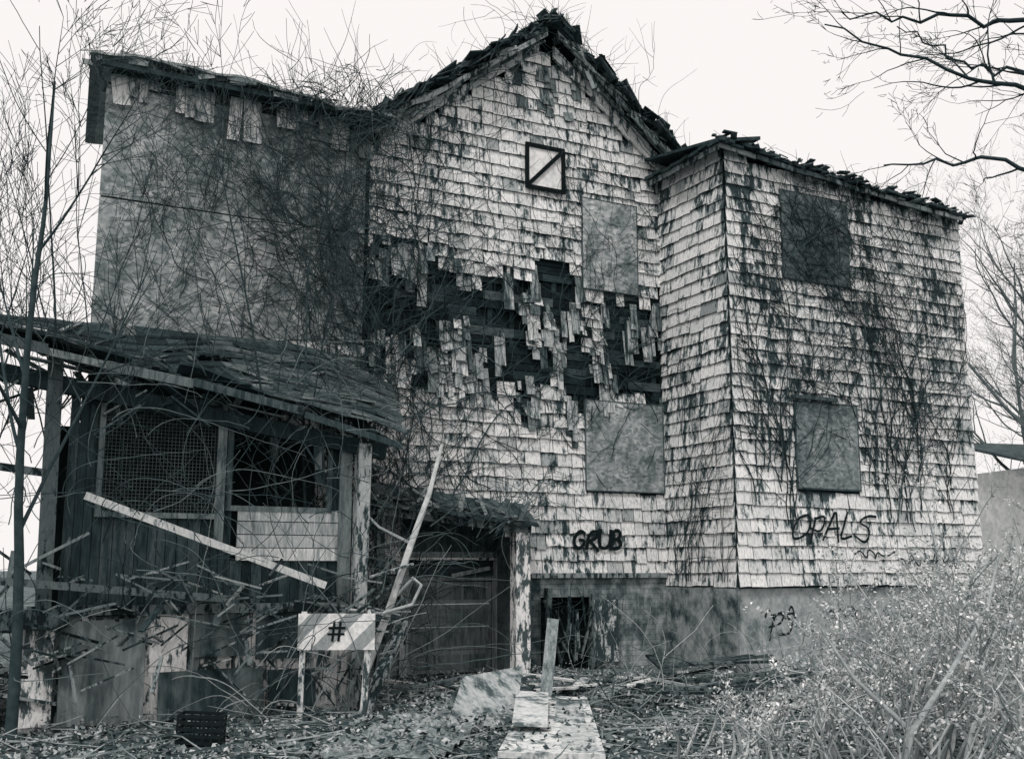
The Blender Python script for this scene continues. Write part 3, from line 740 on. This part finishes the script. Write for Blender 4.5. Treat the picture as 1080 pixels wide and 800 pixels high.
# ------------------------------------------------------------ warning sign
ws=bpy.data.objects.new('warning_sign',None); scene.collection.objects.link(ws); ws.location=(-1.93,12.3,0); ws.rotation_euler=(0,0,math.radians(4))
b=MB(); b.box((-.42,-.02,.73),(.42,0,1.12),1.); b.build('board',mSignBd,ws)
b=MB(); b.beam((-.38,.035,-.05),(-.36,.03,1.14),.06,.05,.9,up=V((0,1,0))); b.beam((.30,.035,-.05),(.37,.03,1.16),.07,.05,.9,up=V((0,1,0)));b.build('legs',mPeel,ws)
gr=MB(); text('#',-.10,.83,.19,.2,.026,V((0,-.026,0)),.0,smooth=0,jit=0); gr.build('hash_mark',mPaintBlk,ws)
# ------------------------------------------------------------ debris
def obj(name,mat,fn):
    b=MB(); fn(b); return b.build(name,mat)
def pA(b):
    c=[V((-.65,10.9,.03)),V((.05,11.85,.05)),V((.12,13.0,.5)),V((-.52,11.9,.48))]
    b.hexa(c,[q+V((0,.01,-.03)) for q in c],.7)
obj('leaning_panel',mTorn,pA)
def pB(b):
    c=[V((-.12,9.5,.10)),V((.78,9.5,.08)),V((.86,12.9,.16)),V((.2,13.,.18))]
    b.hexa(c,[q-V((0,0,.05)) for q in c],1.1)
    for y0,y1 in ((9.7,10.9),(11.1,12.6)):
        k=lambda y:.1+(y-9.5)*.022+.012
        c=[V((.42,y0,k(y0))),V((.72,y0,k(y0)-.012)),V((.78,y1,k(y1)-.012)),V((.5,y1,k(y1)))]
        b.hexa(c,[q-V((0,0,.02)) for q in c],.8)
    c=[V((.0,10.5,.2)),V((.33,10.5,.19)),V((.4,12.4,.27)),V((.05,12.4,.29))]
    b.hexa(c,[q-V((0,0,.03)) for q in c],1.0)
obj('fallen_door',mTorn,pB)
obj('wooden_post',mWood,lambda b:(b.beam((.38,13.2,0),(.5,13.6,1.0),.14,.05,.4,up=V((0,1,0)))))
def mat_(b):
    # one quilted sheet: soft pads between stitched seams, lying over the uneven ground
    nx,ny=54,150
    P=[]
    for j in range(ny+1):
        f=j/ny; x0=-1.75+.85*f; y=9.3+4.2*f
        for i in range(nx+1):
            u=i/nx*1.05; a=abs(math.sin(math.pi*(u/.117+f*18))); c=abs(math.sin(math.pi*(u/.117-f*18)))
            x=x0+u+.03*math.sin(y*2)
            P.append(V((x,y,gz(x,y)+.06+.045*(a*c)**.5+.04*nz(x*2.5,y*1.5,2))))
    i0=len(b.v); b.v.extend(P)
    for j in range(ny):
        for i in range(nx):
            k=i0+j*(nx+1)+i; b.f.append((k,k+1,k+nx+2,k+nx+1)); b.c.extend((.34,0,.5,1)*4)
obj('quilted_mat',M('mat_cloth',.5,1.1,(5,5,5),(.35,.6),.8,.5,bump=.2),mat_)
cr=bpy.data.objects.new('plastic_crate',None);scene.collection.objects.link(cr);cr.location=(-2.95,10.75,.0);cr.rotation_euler=(.0,.05,.1)
def crate(b):
    for z in (0,.06,.12,.18,.24):
        b.beam((-.2,-.14,z),(.2,-.14,z),.02,.03,.01);b.beam((-.2,.14,z),(.2,.14,z),.02,.03,.01);b.beam((-.2,-.14,z),(-.2,.14,z),.02,.03,.01);b.beam((.2,-.14,z),(.2,.14,z),.02,.03,.01)
    for k in range(6):
        x=-.2+.08*k; b.beam((x,-.14,0),(x,-.14,.25),.02,.015,.01,up=V((0,1,0)));b.beam((x,.14,0),(x,.14,.25),.02,.015,.01,up=V((0,1,0)))
    b.box((-.19,-.13,0),(.19,.13,.02),.01)
b=MB();crate(b);b.build('crate_body',M('black_plastic',.6,1,(6,6,6),(.3,.6),rough=.5,bump=0),cr)
def logp(b):
    b.tube([V(p) for p in ((-1.7,12.9,.4),(-1.45,13.,1.1),(-1.2,13.1,1.9),(-1.,13.2,2.5),(-.86,13.3,3.1))],[.05,.045,.04,.032,.02],7,.65)
    b.tube([V(p) for p in ((-1.35,13.05,1.3),(-1.15,12.9,1.5),(-1.05,12.85,1.42),(-1.15,12.8,1.2),(-1.5,12.75,1.1),(-1.9,12.7,1.15))],[.02]*6,6,.45)
    b.tube([V(p) for p in ((-1.2,13.1,1.9),(-1.6,13.2,2.1),(-2.0,13.3,2.5))],[.02,.016,.01],5,.4)
obj('leaning_dead_trunk',mBark,logp)
obj('leaning_plank',mPeel,lambda b:(b.beam((-1.65,12.6,0),(-1.3,13.2,1.0),.16,.03,.45),b.beam((-1.9,12.9,0),(-1.75,13.2,.9),.08,.04,.3)))
def lum(b):
    for i in range(60):
        x=U(1.,6.5); y=U(13.,16.2); z=U(.03,.3); a=R.gauss(.2,.5); l=U(.4,2.)
        b.beam((x,y,z),(x+math.cos(a)*l,y+math.sin(a)*l,z+R.gauss(0,.08)),U(.06,.18),.03,R.choice([.1,.2,.4,.9]))
    for i in range(50):
        x=U(-5.5,1.6) if i<30 else U(-.8,1.6); y=U(12.3,15.5); z=U(.03,.15); a=U(0,3.1); l=U(.3,1.2)
        b.beam((x,y,z),(x+math.cos(a)*l,y+math.sin(a)*l,z+R.gauss(0,.05)),U(.05,.18),.025,R.choice([.1,.2,.4,.9]))
obj('lumber_debris',mPeel,lum)
# ------------------------------------------------------------ light
w=bpy.data.worlds.new('World'); scene.world=w; w.use_nodes=True; nt=w.node_tree
bg=nt.nodes['Background']; sky=nt.nodes.new('ShaderNodeTexSky'); sky.sky_type='NISHITA'; sky.sun_disc=False
EL=math.radians(54); AZ=math.radians(196)
sky.sun_elevation=EL; sky.sun_rotation=AZ; sky.dust_density=4
bw=nt.nodes.new('ShaderNodeRGBToBW'); nt.links.new(sky.outputs[0],bw.inputs[0])
v=mrange(nt,bw.outputs[0],2,14,9.6,10.0)
tint=nt.nodes.new('ShaderNodeVectorMath'); tint.operation='SCALE'; tint.inputs[0].default_value=(1,.962,.95); nt.links.new(v,tint.inputs['Scale'])
nt.links.new(tint.outputs[0],bg.inputs[0]); bg.inputs[1].default_value=.1
sd=bpy.data.lights.new('sun','SUN'); sd.energy=1.5; sd.angle=math.radians(10); sd.color=(1,.98,.96)
so=bpy.data.objects.new('sun',sd); scene.collection.objects.link(so)
dirv=V((math.sin(AZ)*math.cos(EL),math.cos(AZ)*math.cos(EL),math.sin(EL)))
so.rotation_euler=dirv.to_track_quat('Z','Y').to_euler()
# ------------------------------------------------------------ camera
cd=bpy.data.cameras.new('camera'); cd.sensor_width=36; cd.lens=36*1150/1080; cd.clip_end=3000
co=bpy.data.objects.new('camera',cd); scene.collection.objects.link(co); co.location=(0,0,1.6); co.rotation_euler=(math.radians(90)+.1722,0,0)
scene.camera=co
